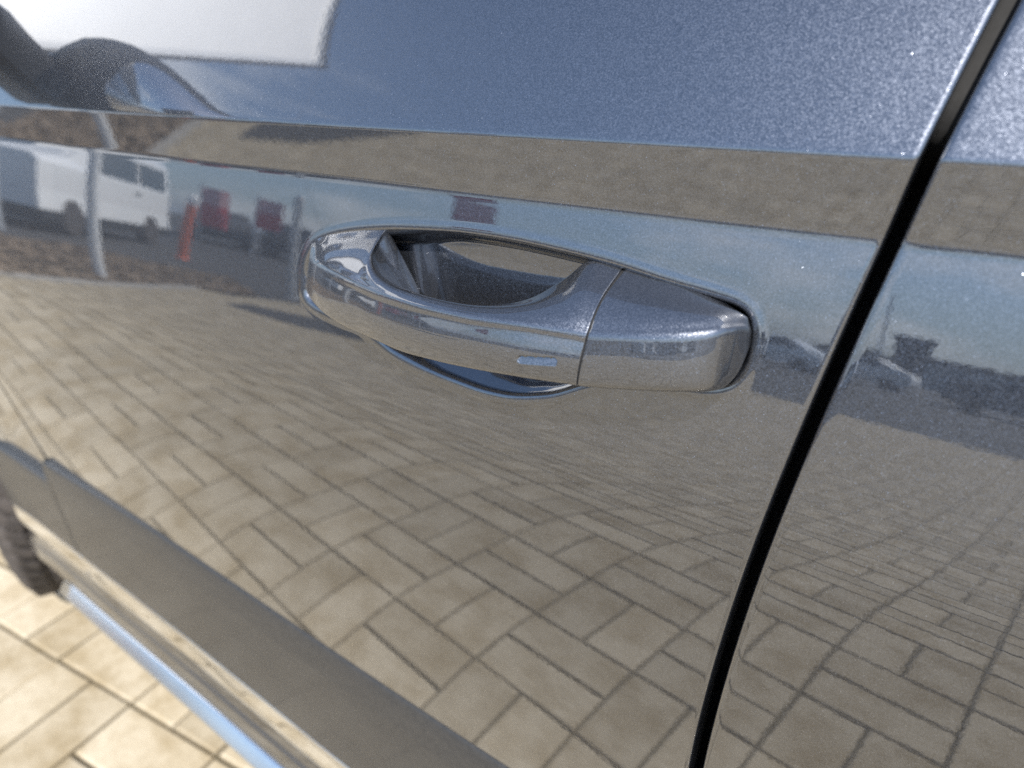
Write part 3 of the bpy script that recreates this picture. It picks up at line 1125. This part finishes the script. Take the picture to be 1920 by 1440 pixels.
def post(name, xy, h, rad, mat, label, cat, cap=None, z0=-0.02, top=None):
    r = empty(name, (xy[0], xy[1], z0), label, cat)
    b = Build()
    b.lathe([(rad * 1.5, 0), (rad * 1.5, 0.02), (rad, 0.03), (rad, h - 0.02), (rad * .8, h)], (0, 0, 0), 'z', 20)
    b.link('post_shaft', mat, r, smooth=False)
    if cap:
        b = Build()
        b.lathe([(rad * 1.12, h - 0.16), (rad * 1.15, h - 0.02), (rad * .7, h + 0.03)], (0, 0, 0), 'z', 20)
        b.link('post_cap', cap, r)
    return r


post('grey_post', az(-70.3, 5.75), 1.45, 0.045, POSTW, 'pale grey post standing in the bark bed in front of the white van', 'post', POSTW)
op = post('orange_post', az(-62.0, 11.6), 1.30, 0.075, ORANGE, 'orange post with a white top beside the end of the white van', 'post', SIGNW)
op.rotation_euler = (math.radians(3), math.radians(7), 0)
post('grey_post', az(-54.2, 8.1), 1.55, 0.05, GREYM, 'dull metal post between the red banners and the door handle', 'post', GREYM)


def banner(a, d, zlo, zhi, w, label):
    p = az(a, d)
    r = empty('red_banner', (p[0], p[1], -0.02), label, 'banner', 'red banners across the road')
    r.rotation_euler = (0, 0, math.radians(a))
    b = Build()
    b.lathe([(0.03, 0), (0.025, zhi + 0.15)], (-w / 2, 0, 0), 'z', 12)
    b.link('banner_pole', GREYM, r)
    zm = zlo + (zhi - zlo) * 0.55
    for nm, z0, z1, m in (('cloth', zlo, zm, RED), ('cloth_panel', zm, zhi, REDW)):
        V, nx, nz = [], 14, 10
        for j in range(nz):
            for i in range(nx):
                u = i / (nx - 1)
                V.append((-w / 2 + w * u, 0.05 * math.sin(u * 7 + a) * u, z0 + (z1 - z0) * j / (nz - 1)))
        link(nm, mesh(nm, V, grid_faces(nz, nx), m), r)


banner(-59.0, 20, 0.65, 2.05, 0.75, 'red banner with a pale upper half, nearest to the orange post')
banner(-54.9, 20, 1.0, 2.1, 0.70, 'second red banner, halfway between the orange post and the handle')
banner(-38.8, 22, 2.6, 4.3, 1.35, 'large dull red banner mirrored just above the middle of the handle')

# white sail added and tilted sunward for the bright reflection on the shoulder
def sail():
    nrm = np.array([0.85, -0.38, 0.36])
    nrm /= np.linalg.norm(nrm)
    def dirv(a, e):
        a, e = math.radians(a), math.radians(e)
        return np.array([math.sin(a) * math.cos(e), -math.cos(a) * math.cos(e), math.sin(e)])
    d0 = dirv(-74, 27)
    k = (d0 * 8.0) @ nrm
    C = [dirv(a, e) * (k / (dirv(a, e) @ nrm)) + np.array([-0.3, 0.2, CAMZ]) for a, e in ((-63.5, 32), (-73.5, 40.5), (-90, 31), (-90, 7.5))]
    r = empty('added_sail', (C[3][0], C[3][1], -0.02), 'white sail added to mirror as the bright shape at the top left of the door', 'shade sail')
    off = np.array([C[3][0], C[3][1], -0.02])
    C = [c - off for c in C]
    def quad(m, lift):
        V = []
        for v in np.linspace(-m, 1 + m, 15):
            for u in np.linspace(-m, 1 + m, 15):
                p = C[3] * (1 - u) * (1 - v) + C[0] * u * (1 - v) + C[1] * u * v + C[2] * (1 - u) * v
                V.append(p - nrm * (0.10 * math.sin(math.pi * min(max(u, 0), 1)) * math.sin(math.pi * min(max(v, 0), 1)) + lift))
        return V
    n = 15
    def slab(nm, m, lift, th, mat):
        V = quad(m, lift) + quad(m, lift + th)
        f = [tuple(q) for q in grid_faces(n, n)]
        F = f + [tuple(i + n * n for i in q[::-1]) for q in f]
        rim = [i for i in range(n)] + [n * j + n - 1 for j in range(1, n)] + [n * (n - 1) + i for i in range(n - 2, -1, -1)] + [n * j for j in range(n - 2, 0, -1)]
        F += [(rim[i], rim[(i + 1) % len(rim)], rim[(i + 1) % len(rim)] + n * n, rim[i] + n * n) for i in range(len(rim))]
        link(nm, mesh(nm, V, F, mat), r)
    slab('cloth', 0.0, 0.0, 0.006, SIGNW)
    slab('hem', 0.035, 0.010, 0.01, ROOFD)
    for c in C[1:]:
        b = Build()
        b.lathe([(0.06, 0), (0.05, max(c[2], .5) + 0.1)], (c[0] - 0.08, c[1], 0), 'z', 14)
        b.link('post_shaft', GREYM, r)
    g = C[0] + np.array([1.0, -3.0, -C[0][2]])
    b = Build()
    e = g - C[0]
    for t in range(1):
        sx = np.cross(e, [0, 0, 1.0]); sx = sx / np.linalg.norm(sx) * 0.004
        sy = np.cross(e, sx); sy = sy / np.linalg.norm(sy) * 0.004
        P = [p + q for p in (C[0], g) for q in (sx + sy, sx - sy, -sx - sy, -sx + sy)]
        b.add(P, [(0, 1, 5, 4), (1, 2, 6, 5), (2, 3, 7, 6), (3, 0, 4, 7), (3, 2, 1, 0), (4, 5, 6, 7)])
    b.link('guy_wire', GREYM, r)


sail()

# far trees and sheds along the horizon
b_ = Build()
for i in range(9000):
    a = random.uniform(-20, 30)
    d = random.uniform(118, 130)
    hmax = 3.0 + 1.2 * math.sin(a * 0.21 + 1.3) + 0.7 * math.sin(a * 0.67) + 0.4 * math.sin(a * 1.9)
    p = az(a, d)
    z = random.random() ** 0.7 * hmax
    s = random.uniform(0.35, 0.9)
    M = Matrix.Translation((p[0], p[1], z)) @ Matrix.Rotation(random.random() * 6.3, 4, 'Z') @ Matrix.Rotation(random.gauss(1.3, .6), 4, 'X')
    b_.add([M @ Vector(q) for q in ((-s, -s * .6, 0), (s * .8, -s, 0), (s, s * .7, .1), (-s * .7, s, 0))], [(0, 1, 2, 3)])
b_.link('far_trees', FOLIAGE, kind='stuff')


def shed(a, d, w, h, dep, label, mat=WALLG):
    p = az(a, d)
    r = empty('shed', (p[0], p[1], -0.02), label, 'building')
    r.rotation_euler = (0, 0, math.radians(a))
    b = Build()
    b.box((-w / 2, -dep, 0), (w / 2, 0, h))
    b.link('wall', mat, r)
    b = Build()
    b.box((-w / 2 - .3, -dep - .3, h + .005), (w / 2 + .3, .3, h + 0.4))
    b.link('roof', ROOFD, r)
    b = Build()
    b.box((-w * .3, -.05, 0.02), (-w * .05, .06, h * .6))
    b.link('door', ROOFD, r)
    b = Build()
    b.box((w * .1, -.05, h * .35), (w * .35, .06, h * .7))
    b.link('window', GLASS, r)


shed(-3.2, 62, 2.6, 4.6, 4.0, 'tall narrow grey building standing over the tree line right of the shut line', ROOFD)
shed(2.2, 58, 9.0, 2.6, 6.0, 'low grey shed right of the narrow building')
def far_car(a, d, rot, mat, label):
    p = az(a, d)
    r = empty('parked_car', (p[0], p[1], -0.02), label, 'car')
    r.rotation_euler = (0, 0, math.radians(rot))
    b = Build()
    secs = [(-2.1, .80, .35, .60), (-1.95, .86, .30, .88), (-1.1, .88, .25, .98), (-.55, .70, .25, 1.40), (.75, .70, .25, 1.42), (1.55, .82, .25, 1.02), (2.0, .84, .3, .92), (2.12, .78, .38, .70)]
    V, F = [], []
    for x, w, z0, z1 in secs:
        zm = min(z1, 0.95)
        V += [(x, -.84 if z1 > .5 else -w, z0), (x, -.88, zm * .75), (x, -.84, zm), (x, -w, z1), (x, w, z1), (x, .84, zm), (x, .88, zm * .75), (x, .84, z0)]
    F = [tuple(f) for f in grid_faces(len(secs), 8, wrap=True)] + [tuple(range(8)), tuple(range(8 * len(secs) - 1, 8 * len(secs) - 9, -1))]
    b.add(V, F)
    b.link('body', mat, r)
    for s in (-1, 1):
        w = Build()
        w.add([(-.85, s * .84, 1.0), (1.3, s * .85, 1.02), (.72, s * .735, 1.36), (-.5, s * .735, 1.35)], [(0, 1, 2, 3)])
        w.link('side_window', GLASS, r)
    for x in (-1.3, 1.3):
        for y in (-.86, .66):
            t = Build()
            t.lathe([(0.19, 0), (0.31, 0.01), (0.32, 0.03), (0.32, 0.18), (0.3, 0.2)], (x, y, 0.32), 'y', 28)
            t.link('wheel', TYRE, r)


far_car(-12.6, 27, 12, WHITE, 'white car parked far behind, mirrored just right of the handle')
far_car(-6.6, 29, 8, POSTW, 'pale grey car parked far behind, mirrored right of the white one')
far_car(-58.2, 24, 30, ROOFD, 'dark car parked behind the first red banner')
far_car(-52.6, 23, 30, BLACKP, 'black car parked behind the second red banner')
far_car(4.2, 24, 5, ROOFD, 'dark car parked far behind, mirrored at the right edge')
post('mast', az(-5.3, 60), 9.0, 0.12, GREYM, 'thin grey mast rising above the tree line behind the shut line', 'mast')
